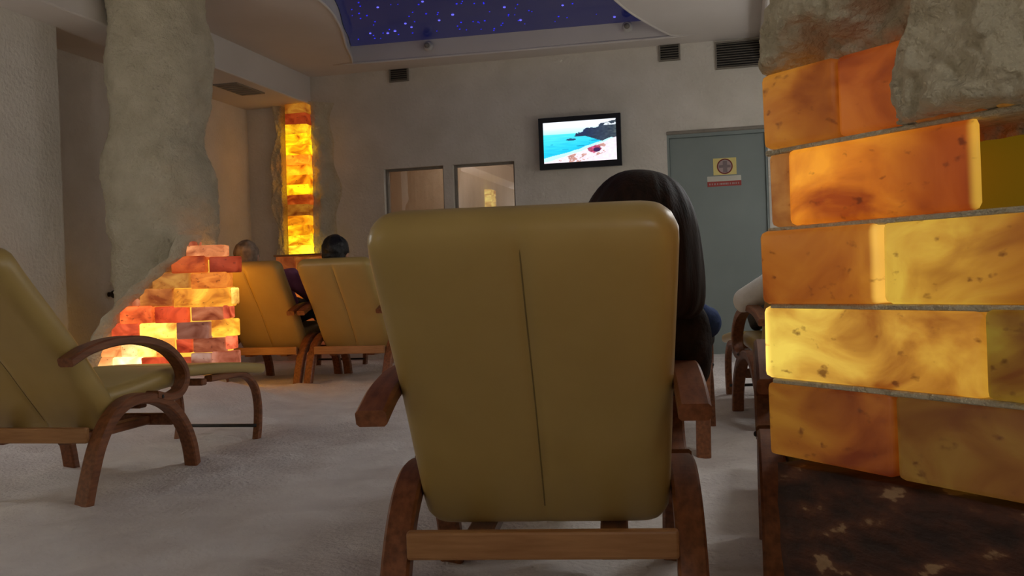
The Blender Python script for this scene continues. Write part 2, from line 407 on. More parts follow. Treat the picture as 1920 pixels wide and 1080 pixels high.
# ---- globe wall lamps added out of view to light the room
bm=bmesh.new(); bmesh.ops.create_uvsphere(bm,u_segments=24,v_segments=14,radius=0.13); m_globe=bpy.data.meshes.new('globe'); bm.to_mesh(m_globe); bm.free(); m_globe.materials.append(LENS)
for p_ in m_globe.polygons: p_.use_smooth=True
bm=bmesh.new(); bmesh.ops.create_cone(bm,cap_ends=True,segments=24,radius1=0.07,radius2=0.05,depth=0.03); bmesh.ops.rotate(bm,cent=(0,0,0),matrix=Matrix.Rotation(R(90),3,'Y'),verts=bm.verts); m_rose=bpy.data.meshes.new('wall_rose'); bm.to_mesh(m_rose); bm.free(); m_rose.materials.append(FRAMEM)
for x,y,z,sd,lab in ((XR,-0.7,1.8,-1,'added unseen globe lamp on right wall behind the camera'),(XR,3.2,1.8,-1,'added unseen globe lamp on right wall behind the salt pillar'),
      (XR,5.2,1.8,-1,'added unseen globe lamp on right wall between pillar and door'),(XR,7.2,1.4,-1,'added unseen globe lamp on right wall nearest the door'),
      (XL,-0.9,1.7,1,'added unseen globe lamp on left wall behind the camera'),(XL,3.4,1.62,1,'added unseen globe lamp on left wall near the empty lounger')):
    g=empty('added_globe_lamp',(x,y,z)); tag(g,lab,'wall lamp','added unseen globe lamps')
    o=link('wall_rose',m_rose,None,g); o.location=(sd*0.014,0,0)
    o=link('globe',m_globe,None,g); o.location=(sd*0.165,0,0)
    tube('lamp_arm',[(sd*0.02,0,0),(sd*0.05,0,0),(sd*0.08,0,0)],0.012,FRAMEM,g)

# ---- spotlights on the far inner edge of the recess
for px, py, lab in ((802,86,'small white spotlight on recess edge above the twin windows'),(1176,50,'small white spotlight on recess edge toward the door')):
    p = on_plane(px, py, (0,8.60,0), Vector((0,1,0)))
    sp = empty('recess_spotlight', p); tag(sp, lab, 'spotlight', 'spotlights on the recess edge')
    bm = bmesh.new(); bmesh.ops.create_cone(bm, cap_ends=True, segments=20, radius1=0.05, radius2=0.036, depth=0.03)
    bmesh.ops.rotate(bm, cent=(0,0,0), matrix=Matrix.Rotation(R(90),3,'X'), verts=bm.verts); bmesh.ops.translate(bm, vec=(0,-0.005,0), verts=bm.verts)
    from_bm('housing', bm, FRAMEM, sp)
    bm = bmesh.new(); bmesh.ops.create_uvsphere(bm, u_segments=14, v_segments=8, radius=0.026); bmesh.ops.translate(bm, vec=(0,-0.024,0), verts=bm.verts)
    from_bm('bulb', bm, VENTM, sp, True)

# ---- windows to the control booth
def window(n, h):
    x0,x1,z0,z1 = h
    w_ = empty(f'window_{n}', ((x0+x1)/2, YB+0.07, z0)); w_['kind'] = 'structure'
    cx, W_, H_ = (x0+x1)/2, (x1-x0)/2, z1-z0
    bm = bmesh.new(); t = 0.022
    for a in ((-W_,-W_+t,0,H_),(W_-t,W_,0,H_),(-W_+t,W_-t,0,t),(-W_+t,W_-t,H_-t,H_)): bm_box(bm, a[0],a[1],-0.02,0.03,a[2],a[3],0.003,1)
    from_bm('window_frame', bm, VENTM, w_)
    box('pane', -W_+t, W_-t, 0.0, 0.005, t, H_-t, GLASS, w_)
window(1, W1); window(2, W2)
# booth behind the glass
for nm, a in (('wall_booth', (-3.9,-1.9,10.3,10.35,0.3,2.4)),):
    struct(box(nm, *a, BLIND))
bm = bmesh.new()
for a in ((-3.95,-3.9,9.16,10.35,0.3,2.4),(-1.9,-1.85,9.16,10.35,0.3,2.4),(-3.95,-1.85,9.16,10.35,0.25,0.3),(-3.95,-1.85,9.16,10.35,2.4,2.45)): bm_box(bm,*a)
struct(from_bm('trim_4', bm, BLIND))
bl = empty('added_booth_lamp', (-2.9,9.75,2.4)); tag(bl, 'added round lamp, unseen, on the booth ceiling behind the twin windows', 'ceiling light')  # unseen lamp put in to brighten the booth behind the glass
link('trim_ring', m_ring, None, bl); ln = link('lens', m_lens, None, bl); ln.location=(0,0,-0.001)
l = bpy.data.lights.new('added_booth_light','AREA'); l.shape='DISK'; l.size=0.26; l.energy=2.6; l.color=(1,0.78,0.55)
lo = bpy.data.objects.new('added_booth_light', l); COL.objects.link(lo); lo.parent=bl; lo.location=(0,0,-0.02)

# ---- door
d = empty('door_1', (DR[0],YB+0.03,0)); d['kind']='structure'
Wd = DR[1]-DR[0]
box('door_leaf', 0.02, Wd-0.02, 0.02, 0.06, -0.02, 2.0, DOORM, d, 0.004, 1)
bm = bmesh.new()
for a in ((-0.0,0.02,-0.02,0.12,-0.05,2.03),(Wd-0.02,Wd,-0.02,0.12,-0.05,2.03),(0.02,Wd-0.02,-0.02,0.12,2.0,2.03)): bm_box(bm,*a)
from_bm('door_frame', bm, DOORM, d)
box('lintel_strip', 0.0, Wd, -0.045, -0.02, 2.03, 2.06, VENTM, d, 0.006, 2)

# sign on the door
YD = YB+0.05
c = on_plane(1359,312,(0,YD,0),Vector((0,1,0)))
sg = empty('no_entry_sign', (c.x,YD-0.004,c.z)); tag(sg, 'yellow square warning sign with dark ringed symbol on grey door', 'sign')
box('sign_plate', -0.104,0.104,0,0.003,-0.077,0.077,SIGNY,sg)
def disc(name, r0, r1, y, mat, parent, N=36):
    v=[]; f=[]
    for k in range(N):
        a=2*math.pi*k/N; v += [(r0*math.cos(a),y,r0*math.sin(a)),(r1*math.cos(a),y,r1*math.sin(a)),(r0*math.cos(a),0.0,r0*math.sin(a)),(r1*math.cos(a),0.0,r1*math.sin(a))]
    for k in range(N):
        a=k*4; b_=((k+1)%N)*4
        f += [(a,b_,b_+1,a+1),(a+1,b_+1,b_+3,a+3)]
    bm=bmesh.new(); vs=[bm.verts.new(q) for q in v]
    for q in f: bm.faces.new([vs[i] for i in q])
    return from_bm(name,bm,mat,parent)
disc('ring', 0.060, 0.071, -0.003, SIGNM, sg); disc('symbol_ground', 0.001, 0.060, -0.0015, SIGNG, sg)
bm=bmesh.new(); bm_box(bm,-0.018,0.022,-0.0030,-0.0016,-0.055,0.052); bm_box(bm,-0.052,0.052,-0.0029,-0.0017,-0.012,0.012); from_bm('symbol_mark',bm,SIGND,sg)
c = on_plane(1358,340,(0,YD,0),Vector((0,1,0)))
sg2 = empty('notice_plate', (c.x,YD-0.004,c.z)); tag(sg2, 'narrow white and red notice plate below the yellow door sign', 'sign')
box('white_band', -0.152,0.152,0,0.003,0.002,0.05,SIGNW,sg2); box('red_band', -0.152,0.152,-0.001,0.003,-0.044,0.002,SIGNR,sg2)
bm=bmesh.new(); rr=random.Random(5); x=-0.135
while x<0.13:
    wl=rr.uniform(0.006,0.014); bm_box(bm,x,x+wl,-0.0022,-0.001,-0.030,-0.014); x+=wl+rr.choice([0.004,0.004,0.012])
from_bm('faded_lettering',bm,SIGNG,sg2)

# ---- vents
def vent(px0,py0,px1,py1,nsl,label,deep=0.03):
    a = on_plane(px0,py0,(0,YB,0),Vector((0,1,0))); b_ = on_plane(px1,py1,(0,YB,0),Vector((0,1,0)))
    x0,x1 = a.x,b_.x; z1,z0 = a.z,b_.z
    vt = empty('wall_vent', ((x0+x1)/2,YB-0.004,z0)); tag(vt,label,'vent','louvred vents high on the back wall')
    W_=(x1-x0)/2; H_=z1-z0
    bm=bmesh.new(); t=0.014
    for q in ((-W_,-W_+t,0,H_),(W_-t,W_,0,H_),(-W_+t,W_-t,0,t),(-W_+t,W_-t,H_-t,H_)): bm_box(bm,q[0],q[1],-0.018,0.004,q[2],q[3])
    from_bm('vent_frame',bm,VENTM,vt)
    box('backing',-W_+t,W_-t,-0.002,0.003,t,H_-t,VENTD,vt)
    v=[(-W_+t,-0.016,-0.004),(W_-t,-0.016,-0.004),(W_-t,-0.003,0.005),(-W_+t,-0.003,0.005),(-W_+t,-0.016,-0.001),(W_-t,-0.016,-0.001),(W_-t,-0.003,0.008),(-W_+t,-0.003,0.008)]
    me=bpy.data.meshes.new('louvre'); me.from_pydata(v,[],[(0,1,2,3),(4,7,6,5),(0,4,5,1),(2,6,7,3),(1,5,6,2),(0,3,7,4)]); me.materials.append(VENTM)
    for k in range(nsl):
        o=link('louvre',me,None,vt); o.location=(0,0,t+(H_-2*t)*(k+0.5)/nsl)
vent(730,127,767,152,6,'small square vent above the left window of the pair')
vent(1235,84,1276,113,6,'small square vent above the door edge')
vent(1340,80,1432,124,10,'large wide vent beside the right ceiling beam')
# vent on the niche soffit
nv = empty('soffit_vent', (-4.42,8.0,ZS)); tag(nv,'flat vent in the underside of the left beam','vent')
box('vent_frame',-0.12,0.12,-0.26,0.26,-0.012,0.004,VENTM,nv,0.003,1)
me=None
for k in range(6):
    o=box('louvre',-0.10,0.10,-0.012,0.012,-0.018,-0.010,VENTM,nv) if me is None else link('louvre',me,None,nv)
    me=o.data; o.location=(0,-0.2+0.08*k,0)

# ================================================================== OBJECTS
# ---- plaster column on the left
def plaster_column():
    cx, cy = -3.98, 5.98
    NZ, NA = 150, 110; v, f = [], []
    # silhouette (z, half width) measured along the view
    wl = [(0,0.27),(0.6,0.275),(1.05,0.285),(1.3,0.31),(1.60,0.345),(1.92,0.25),(2.3,0.275),(2.86,0.24)]
    wr = [(0,0.40),(0.45,0.40),(0.85,0.40),(1.05,0.395),(1.35,0.42),(1.55,0.40),(1.80,0.325),(2.1,0.375),(2.35,0.425),(2.6,0.39),(2.86,0.37)]
    for j in range(NZ):
        z = -0.05+(ZC+0.06)*j/(NZ-1)
        for k in range(NA):
            a = 2*math.pi*k/NA; c, s = math.cos(a), math.sin(a)
            # right axis = camera right (0.97,0.23)
            hx = interp(wr,z) if c > 0 else interp(wl,z)
            rx, ry = hx*math.copysign(abs(c)**0.85,c), 0.33*math.copysign(abs(s)**0.85,s)
            p = Vector((cx+rx*0.972-ry*0.233, cy+rx*0.233+ry*0.972, z))
            n = Vector((c*0.972-s*0.233, c*0.233+s*0.972, 0))
            d = 0.020*fbm(p*5.0,4)+0.013*fbm(p*17,3)+0.012*abs(noise.noise(Vector((p.x*30+p.z*9,p.y*30,p.z*22))))
            v.append(p+n*d)
    for j in range(NZ-1):
        for k in range(NA): f.append((j*NA+k,j*NA+(k+1)%NA,(j+1)*NA+(k+1)%NA,(j+1)*NA+k))
    o = from_data('plaster_column', v, f, PLASTER_ROUGH, lb, True); o.location = -lb.location
    o['label'] = 'rough white salt plaster shaft with wavy outline'


# ---- generic brick mesh, unit sized (scaled per piece)
def brick_mesh(name, w_, d_, h_, mat, seed, chip=0.006, bev=0.012):
    bm = bmesh.new(); bm_box(bm,-w_/2,w_/2,-d_/2,d_/2,-h_/2,h_/2,bev,2)
    rr = random.Random(seed)
    for v_ in bm.verts:
        v_.co += Vector((noise.noise(v_.co*19+Vector((seed,0,0))),noise.noise(v_.co*19+Vector((0,seed,0))),noise.noise(v_.co*19+Vector((0,0,seed)))))*chip
    bmesh.ops.recalc_face_normals(bm,faces=bm.faces)
    me = bpy.data.meshes.new(name); bm.to_mesh(me); bm.free(); me.materials.append(mat)
    for p in me.polygons: p.use_smooth = True
    return me
def lin(c, g=1.0):
    s = srgb(*c); return (s[0]*g,s[1]*g,s[2]*g,1)

# ---- left brick lamp, stepped (read from close-up coordinates, 3.2 px per px)
LEFT_BR = [
 (600,825,100,160,(226,138,84),1.0),(602,652,72,104,(190,96,60),.8),
 (515,722,165,258,(176,68,22),1.0),(735,900,165,258,(140,44,20),1.1),
 (395,620,262,352,(176,112,44),1.0),(632,850,262,352,(226,124,40),1.0),
 (318,520,358,460,(190,112,46),1.0),(526,868,358,460,(246,160,46),1.1),(870,888,350,448,(255,200,90),1.2),
 (270,312,412,462,(200,110,70),.8),
 (205,400,465,562,(230,96,40),1.2),(410,612,465,560,(214,70,30),1.1),(630,825,465,545,(176,96,60),1.0),(828,862,455,535,(222,96,60),1.1),
 (150,318,566,650,(220,84,44),1.1),(322,538,566,652,(255,196,80),1.7),(546,745,560,655,(140,90,72),.9),(748,888,540,640,(250,176,50),1.3),
 (90,208,650,765,(240,150,80),1.2),(212,300,655,765,(255,196,120),1.4),(303,420,655,765,(255,206,100),1.9),(424,520,660,765,(238,140,56),1.1),(542,632,660,740,(200,66,34),1.0),(642,838,655,735,(164,90,60),.9),(842,882,640,720,(236,110,70),1.2),
 (60,156,770,840,(240,160,90),1.2),(160,330,770,840,(255,224,150),2.0),(335,520,770,840,(206,70,34),1.1),(525,626,770,840,(190,80,50),.9),(634,750,745,812,(176,130,110),.8),(755,898,735,812,(176,100,74),.9),
 (70,250,845,930,(220,110,60),1.0),(255,450,845,930,(200,90,50),1.0)]
LB0 = Vector((-3.7,5.58,0)); nLB = Vector((math.sin(R(8)),-math.cos(R(8)),0)); tLB = Vector((math.cos(R(8)),math.sin(R(8)),0))
lb = empty('salt_brick_pillar', (LB0.x,LB0.y,floor_z(LB0.x,LB0.y))); tag(lb,'left pillar, wavy white plaster shaft on stepped glowing orange salt bricks','pillar')
plaster_column()
bmsh = {}
for i,(x0,x1,y0,y1,c,g) in enumerate(LEFT_BR):
    a = on_plane(160+x0/3.2,430+y0/3.2,LB0,nLB); b_ = on_plane(160+x1/3.2,430+y1/3.2,LB0,nLB)
    s0,s1 = (a-LB0).dot(tLB),(b_-LB0).dot(tLB); z1,z0 = a.z,b_.z
    me = brick_mesh('salt_brick', s1-s0, 0.12, z1-z0, SALTB, i+1, 0.004, 0.009)
    ctr = LB0+tLB*((s0+s1)/2)-nLB*(0.06+0.01*math.sin(i*2.3)); ctr.z=(z0+z1)/2
    o = link('salt_brick', me, None, lb); o.location = ctr-lb.location; o.rotation_euler=(0,0,R(8)); o.color = lin(c,g)
# glowing core behind the joints
bm = bmesh.new()
for (x0,x1,y0,y1) in ((540,880,175,800),(420,880,270,800),(340,880,370,800),(225,870,475,800),(170,880,575,800),(110,600,665,900)):
    a = on_plane(160+x0/3.2,430+y0/3.2,LB0,nLB); b_ = on_plane(160+x1/3.2,430+y1/3.2,LB0,nLB)
    bm_box(bm,(a-LB0).dot(tLB)+0.02,(b_-LB0).dot(tLB)-0.03,0.05,0.11,b_.z,a.z-0.015)
o = from_bm('lamp_core',bm,CORE,lb); o.location=(0,0,-lb.location.z); o.rotation_euler=(0,0,R(8))
k=0
for q in range(8):          # hidden bright blocks added along the slanted right flank to light the lounger
    zc=0.24+0.108*q
    for dd,gg in ((0.10,0.6),(0.29,1.5),(0.45,3.8)):
        me=brick_mesh('salt_brick',0.18,0.09,0.10,SALTB,300+k,0.004,0.009)
        o=link('salt_brick',me,None,lb); d_=tLB*-0.53-nLB*0.848; p=LB0+tLB*(0.385-0.03*(q%2))-nLB*0.13+d_*dd; p.z=zc
        o.location=p-lb.location; o.rotation_euler=(0,0,math.atan2(d_.y,d_.x)); o.color=lin((255,170,56),gg); k+=1
sl=(on_plane(192,640,LB0,nLB)-LB0).dot(tLB)
for q in range(3):          # more hidden bright blocks added on the left flank to throw glow on the wall
    for dy in (0.20,0.37):
        me=brick_mesh('salt_brick',0.10,0.16,0.10,SALTB,360+k,0.004,0.009)
        o=link('salt_brick',me,None,lb); p=LB0+tLB*(sl+0.07-0.5*dy)-nLB*dy; p.z=0.20+0.106*q
        o.location=p-lb.location; o.rotation_euler=(0,0,R(8)); o.color=lin((255,190,80),2.4); k+=1
# loose plaster skin creeping over the upper left steps
def plaster_creep():
    v,f=[],[]; NX,NZ=56,56
    for j in range(NZ):
        for i in range(NX):
            py=440+250*j/(NZ-1); edge=interp([(440,352),(478,340),(512,300),(545,262),(572,236),(600,212),(640,192),(690,176)],py); px=edge-52+72*i/(NX-1)
            p=on_plane(px,py,LB0,nLB)
            # stair line in pixels: left end of each course
            off = 0.055*smoothstep(6,46,edge+26-px) - 0.05*smoothstep(-4,18,px-edge-4)
            off += 0.014*fbm(p*9,4)
            back = 0.34*smoothstep(14,50,edge-px)
            v.append(p+nLB*(off-0.01-back))
    for j in range(NZ-1):
        for i in range(NX-1): f.append((j*NX+i,(j+1)*NX+i,(j+1)*NX+i+1,j*NX+i+1))
    o=from_data('plaster_skin',v,f,PLASTER_ROUGH,lb,True); o.location=-lb.location
    return o
plaster_creep()

# ---- tall narrow salt lamp in the far left corner
TL = [(195,212,(190,116,30),.7),(212,233,(150,50,14),.9),(233,251,(240,170,20),1.1),(251,271,(255,176,10),1.5),(271,290,(255,180,10),1.6),(290,309,(240,130,20),1.5),(309,328,(250,150,16),1.5),(328,346,(244,150,10),1.4),(346,365,(255,190,14),1.5),(365,383,(190,80,20),.9),(383,404,(170,100,24),.7),(404,422,(240,150,16),1.3),(422,441,(250,170,14),1.4),(441,460,(255,196,24),1.7),(460,479,(255,206,40),1.8)]
tl = empty('salt_column_lamp', (-4.42,8.95,0)); tag(tl,'tall narrow amber salt brick column lamp glowing in far left corner','salt lamp')
PY=(0,8.80,0); ny=Vector((0,1,0))
for i,(y0,y1,c,g) in enumerate(TL):
    xl=533+(y0-195)*0.028; a=on_plane(xl,y0+0.6,PY,ny); b_=on_plane(xl+40,y1-0.2,PY,ny)
    me=brick_mesh('salt_brick',b_.x-a.x,0.18,a.z-b_.z,SALTB,40+i,0.003,0.006)
    o=link('salt_brick',me,None,tl); o.location=Vector(((a.x+b_.x)/2,8.80+0.09,(a.z+b_.z)/2))-tl.location; o.color=lin(c,g)
LOWB=[(516,552,482,505,(150,74,30),.7),(553,600,482,505,(160,84,30),.7),(518,540,506,530,(150,60,24),.8),(541,600,506,530,(220,130,30),1.1),(516,570,531,556,(190,90,30),.9),(571,602,531,556,(170,80,30),.9),(517,545,557,582,(170,80,30),.8),(546,602,557,582,(200,110,30),.9),(516,570,583,608,(170,80,30),.8),(571,602,583,608,(150,70,30),.8),(516,545,609,634,(150,70,30),.8),(546,602,609,634,(150,70,30),.8),(516,602,635,665,(120,60,30),.7)]
for i,(x0,x1,y0,y1,c,g) in enumerate(LOWB):
    a=on_plane(x0,y0+.5,(0,8.74,0),ny); b_=on_plane(x1,y1,(0,8.74,0),ny)
    me=brick_mesh('salt_brick',b_.x-a.x,0.2,a.z-b_.z,SALTB,70+i,0.004,0.008)
    o=link('salt_brick',me,None,tl); o.location=Vector(((a.x+b_.x)/2,8.74+0.11,(a.z+b_.z)/2))-tl.location; o.color=lin(c,g)
a=on_plane(513,479,(0,8.72,0),ny); b_=on_plane(604,482,(0,8.72,0),ny)
o=box('ledge',a.x+4.42,b_.x+4.42,8.71-8.95,0.04,a.z-0.015,a.z+0.003,WOODL,tl,0.004,1)
a=on_plane(538,215,PY,ny); b_=on_plane(570,478,PY,ny)
box('lamp_core',a.x+4.42+0.03,b_.x+4.42-0.03,0.0,0.03,b_.z,a.z,CORE,tl)
# rough plaster frame around it
def lamp_frame():
    for px0,px1,seed in ((508,531,1.3),(577,624,4.1)):
        v,f=[],[]; NX,NZ=16,90
        for j in range(NZ):
            py=192+(660-192)*j/(NZ-1)
            wob=7*math.sin(py*0.028+seed)+4*math.sin(py*0.07+seed*2)
            for i in range(NX):
                t=i/(NX-1)
                if px0<540: px=px0+wob+(px1-px0-wob)*t; e=math.sin(math.pi*min(1,t*0.5+0.5))if t>0.999 else smoothstep(0,0.25,t)
                else: px=px0+(px1-px0+wob)*t; e=1-smoothstep(0.4,1,t)
                p=on_plane(px+(py-195)*0.028,py,(0,YB-0.03,0),ny)
                off=0.055*e+0.028*fbm(p*16,4)*e-0.03*(1-e)
                v.append(p+Vector((0,-off,0)))
        for j in range(NZ-1):
            for i in range(NX-1): f.append((j*NX+i,(j+1)*NX+i,(j+1)*NX+i+1,j*NX+i+1))
        o=from_data('plaster_frame',v,f,PLASTER_ROUGH,tl,True); o.location=-tl.location
lamp_frame()

# ---- a like lamp on the left wall beside the camera (its reflection shows in the window)
t2=empty('salt_column_lamp',(XL+0.06,1.1,0)); tag(t2,'tall pale salt brick lamp on left wall beside the camera','salt lamp')
me2=[brick_mesh('salt_brick',0.12,0.185,0.105,SALTB,100+k,0.004,0.008) for k in range(3)]
for k in range(21):
    for q in (-1,1):
        o=link('salt_brick',me2[(k+q)%3],None,t2); o.location=(0,q*0.095,0.10+0.112*k); o.color=lin((255,214,110),1.1)
box('lamp_core',-0.05,-0.03,-0.17,0.17,0.06,2.38,CORE,t2)

# ---- near brick pillar on the right
A0=Vector((0.029,1.451,0)); ta=Vector((math.sin(R(42.5)),-math.cos(R(42.5)),0)); na=Vector((-math.cos(R(42.5)),-math.sin(R(42.5)),0))
def sz(px,py):
    p=on_plane(px,py,A0,na); return (p-A0).dot(ta),p.z
pil=empty('salt_brick_pillar',(A0.x+0.28,A0.y-0.15,0.0)); tag(pil,'large pillar of glowing amber salt blocks with crusted plaster top on right','pillar')
ang=math.atan2(ta.y,ta.x)
CR=[0.477,0.590,0.699,0.809,0.921,1.034,1.145]
NB=[ # course index, px left, px right, colour, gain, (tint toward right end), rim left, rim right
 (4,1427,1562,(150,86,22),.85,(0.8,0.7,0.7),0,0),(4,1564,1700,(140,64,14),.9,(1.1,1.2,1.2),0,0),(4,1702,1850,(140,84,30),.6,(1,1,1),0,0),(4,1852,2040,(140,90,30),.5,(1,1,1),0,0),
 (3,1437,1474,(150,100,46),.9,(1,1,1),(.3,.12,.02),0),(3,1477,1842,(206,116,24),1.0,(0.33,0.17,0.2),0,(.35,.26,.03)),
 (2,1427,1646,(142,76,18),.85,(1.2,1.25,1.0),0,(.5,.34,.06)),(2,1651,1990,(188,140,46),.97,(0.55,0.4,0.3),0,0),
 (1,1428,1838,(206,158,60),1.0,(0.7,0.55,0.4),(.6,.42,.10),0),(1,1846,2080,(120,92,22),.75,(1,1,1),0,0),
 (0,1437,1668,(116,68,14),.85,(0.85,0.6,0.6),0,0),(0,1672,1960,(92,62,18),.7,(1,1,1),0,0)]
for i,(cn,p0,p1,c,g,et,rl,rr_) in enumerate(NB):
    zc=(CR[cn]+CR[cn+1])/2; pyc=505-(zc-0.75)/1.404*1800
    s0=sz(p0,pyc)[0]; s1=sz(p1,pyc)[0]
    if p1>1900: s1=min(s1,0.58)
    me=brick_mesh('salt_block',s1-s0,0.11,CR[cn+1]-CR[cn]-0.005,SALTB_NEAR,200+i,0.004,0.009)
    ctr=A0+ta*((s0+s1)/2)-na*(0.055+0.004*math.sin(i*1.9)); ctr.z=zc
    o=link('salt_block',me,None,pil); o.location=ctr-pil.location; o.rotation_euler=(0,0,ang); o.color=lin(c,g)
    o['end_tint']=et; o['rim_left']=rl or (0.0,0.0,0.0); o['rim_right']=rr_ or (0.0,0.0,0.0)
    if cn==3 and p0>1475:      # broken slantwise at its right end
        for q in me.vertices:
            if q.co.x>0: q.co.x-=(q.co.y+0.055)*0.85
# blocks of the far side and the right end of the pillar
k=0
for cn in range(5):
    for s0,s1 in ((0.0+0.03*(cn%2),0.28),(0.285,0.575)):
        me=brick_mesh('salt_block',s1-s0,0.09,CR[cn+1]-CR[cn]-0.005,SALTB_NEAR,240+k,0.004,0.009)
        ctr=A0+ta*((s0+s1)/2)-na*0.225; ctr.z=(CR[cn]+CR[cn+1])/2
        o=link('salt_block',me,None,pil); o.location=ctr-pil.location; o.rotation_euler=(0,0,ang); o.color=lin((170,98,26),.9); k+=1
# lamp core inside the pillar
bm=bmesh.new(); bm_box(bm,0.07,0.50,0.135,0.165,0.47,1.0)
o=from_bm('lamp_core',bm,CORE_DIM,pil); o.location=Vector((A0.x,A0.y,0))-pil.location; o.rotation_euler=(0,0,ang)
# mortar beds
for cn in range(1,5):
    bm=bmesh.new(); bm_box(bm,0.008,0.57,0.004,0.26,CR[cn]-0.006,CR[cn]+0.002,0.002,1)
    o=from_bm('mortar_bed',bm,PLASTER_ROUGH,pil); o.location=Vector((A0.x,A0.y,0))-pil.location; o.rotation_euler=(0,0,ang)
# dark rock base
def rough_block(name,s0,s1,d0,d1,z0,z1,mat,amp,sc,parent):
    bm=bmesh.new(); bm_box(bm,s0,s1,d0,d1,z0,z1); bmesh.ops.subdivide_edges(bm,edges=bm.edges,cuts=26,use_grid_fill=True)
    for v_ in bm.verts:
        q=v_.co*sc; v_.co+=Vector((fbm(q,4),fbm(q+Vector((9,0,0)),4),fbm(q+Vector((0,9,0)),4)*0.6))*amp
    o=from_bm(name,bm,mat,parent,True); o.location=Vector((A0.x,A0.y,0))-pil.location; o.rotation_euler=(0,0,ang); return o
rough_block('rock_base',0.006,0.58,0.012,0.27,-0.05,0.468,STONE,0.010,9,pil)
# crusted plaster: skin over the upper blocks, with broken openings
def crust():
    v,f=[],[]; NX,NZ=170,260
    holes=[(1420,1700,90,262,0),]
    for j in range(NZ):
        z=0.90+(ZC+0.02-0.90)*(j/(NZ-1))**1.15
        for i in range(NX):
            s=-0.05+0.68*i/(NX-1)
            base=A0+ta*s; p=Vector((base.x,base.y,z))
            # position of this point measured on the face: exposed zones described in (s,z)
            n1=fbm(p*7,4); n2=fbm(p*23+Vector((5,0,0)),4); n3=abs(noise.noise(Vector((p.x*40,p.y*40,p.z*60))))
            top=0.975+0.10*smoothstep(0.0,0.10,s) +0.02*n1      # upper edge of the exposed first course
            top=1.075+0.05*n1-0.02*s
            exposed = smoothstep(0.02,-0.02,z-top-0.35*(s-0.12))*smoothstep(0.05,-0.04,s-0.245-0.04*n1-0.25*(z-1.0))
            low=0.926+0.006*n2
            below = smoothstep(low+0.004,low-0.012,z)
            # small amber chink
            chink = math.exp(-((s-0.235)/0.012)**2-((z-1.01-(s-0.235)*0.9)/0.03)**2)
            off=0.020+0.018*n1+0.015*n2+0.010*n3+0.02*smoothstep(1.05,1.5,z)*(1+0.8*n1)
            off-=0.075*exposed+0.12*below+0.03*chink
            # left end wraps round the corner
            wrap=smoothstep(0.03,-0.05,s)
            lean=0.03*smoothstep(1.1,1.6,z)*math.sin(z*4)
            v.append(p+na*(off-0.14*wrap)+ta*(lean+0.075*smoothstep(1.06,1.22,z)*(1-s/0.63)+0.012*n1))
    for j in range(NZ-1):
        for i in range(NX-1): f.append((j*NX+i,j*NX+i+1,(j+1)*NX+i+1,(j+1)*NX+i))
    # close the back
    b0=len(v)
    for j in range(NZ):
        z=v[j*NX][2] if False else 0.90+(ZC+0.02-0.90)*(j/(NZ-1))**1.15
        L_=A0+ta*0.03-na*0.24; R_=A0+ta*0.6-na*0.24
        v.append(Vector((L_.x,L_.y,max(z,1.04)))); v.append(Vector((R_.x,R_.y,max(z,1.04))))
    for j in range(NZ-1):
        a=b0+2*j
        f.append((a,a+1,a+3,a+2)); f.append((j*NX,(j+1)*NX,a+2,a)); f.append((j*NX+NX-1,a+1,a+3,(j+1)*NX+NX-1))
    o=from_data('plaster_crust',v,f,PLASTER_ROUGH,pil,True); o.location=-pil.location
crust()

# ---- television with a beach picture
c=on_plane(1087,266,(0,YB-0.09,0),ny)
tv=empty('television',(c.x,YB-0.09,c.z)); tag(tv,'wall mounted black flat television showing a bright turquoise beach','television')
a=on_plane(1009,222,(0,YB-0.09,0),ny); b_=on_plane(1166,312,(0,YB-0.09,0),ny)
hw,hh=(b_.x-a.x)/2,0.243
bm=bmesh.new(); t=0.05
for q in ((-hw,-hw+t*0.85,-hh,hh),(hw-t*0.85,hw,-hh,hh),(-hw+t*0.85,hw-t*0.85,-hh,-hh+t*1.15),(-hw+t*0.85,hw-t*0.85,hh-t*0.9,hh)): bm_box(bm,q[0],q[1],-0.012,0.03,q[2],q[3])
from_bm('bezel',bm,TVM,tv)
box('back_shell',-hw+0.02,hw-0.02,0.03,0.07,-hh+0.02,hh-0.02,TVM,tv,0.01,2)
box('wall_bracket',-0.12,0.12,0.07,0.092,-0.1,0.1,STEEL,tv)
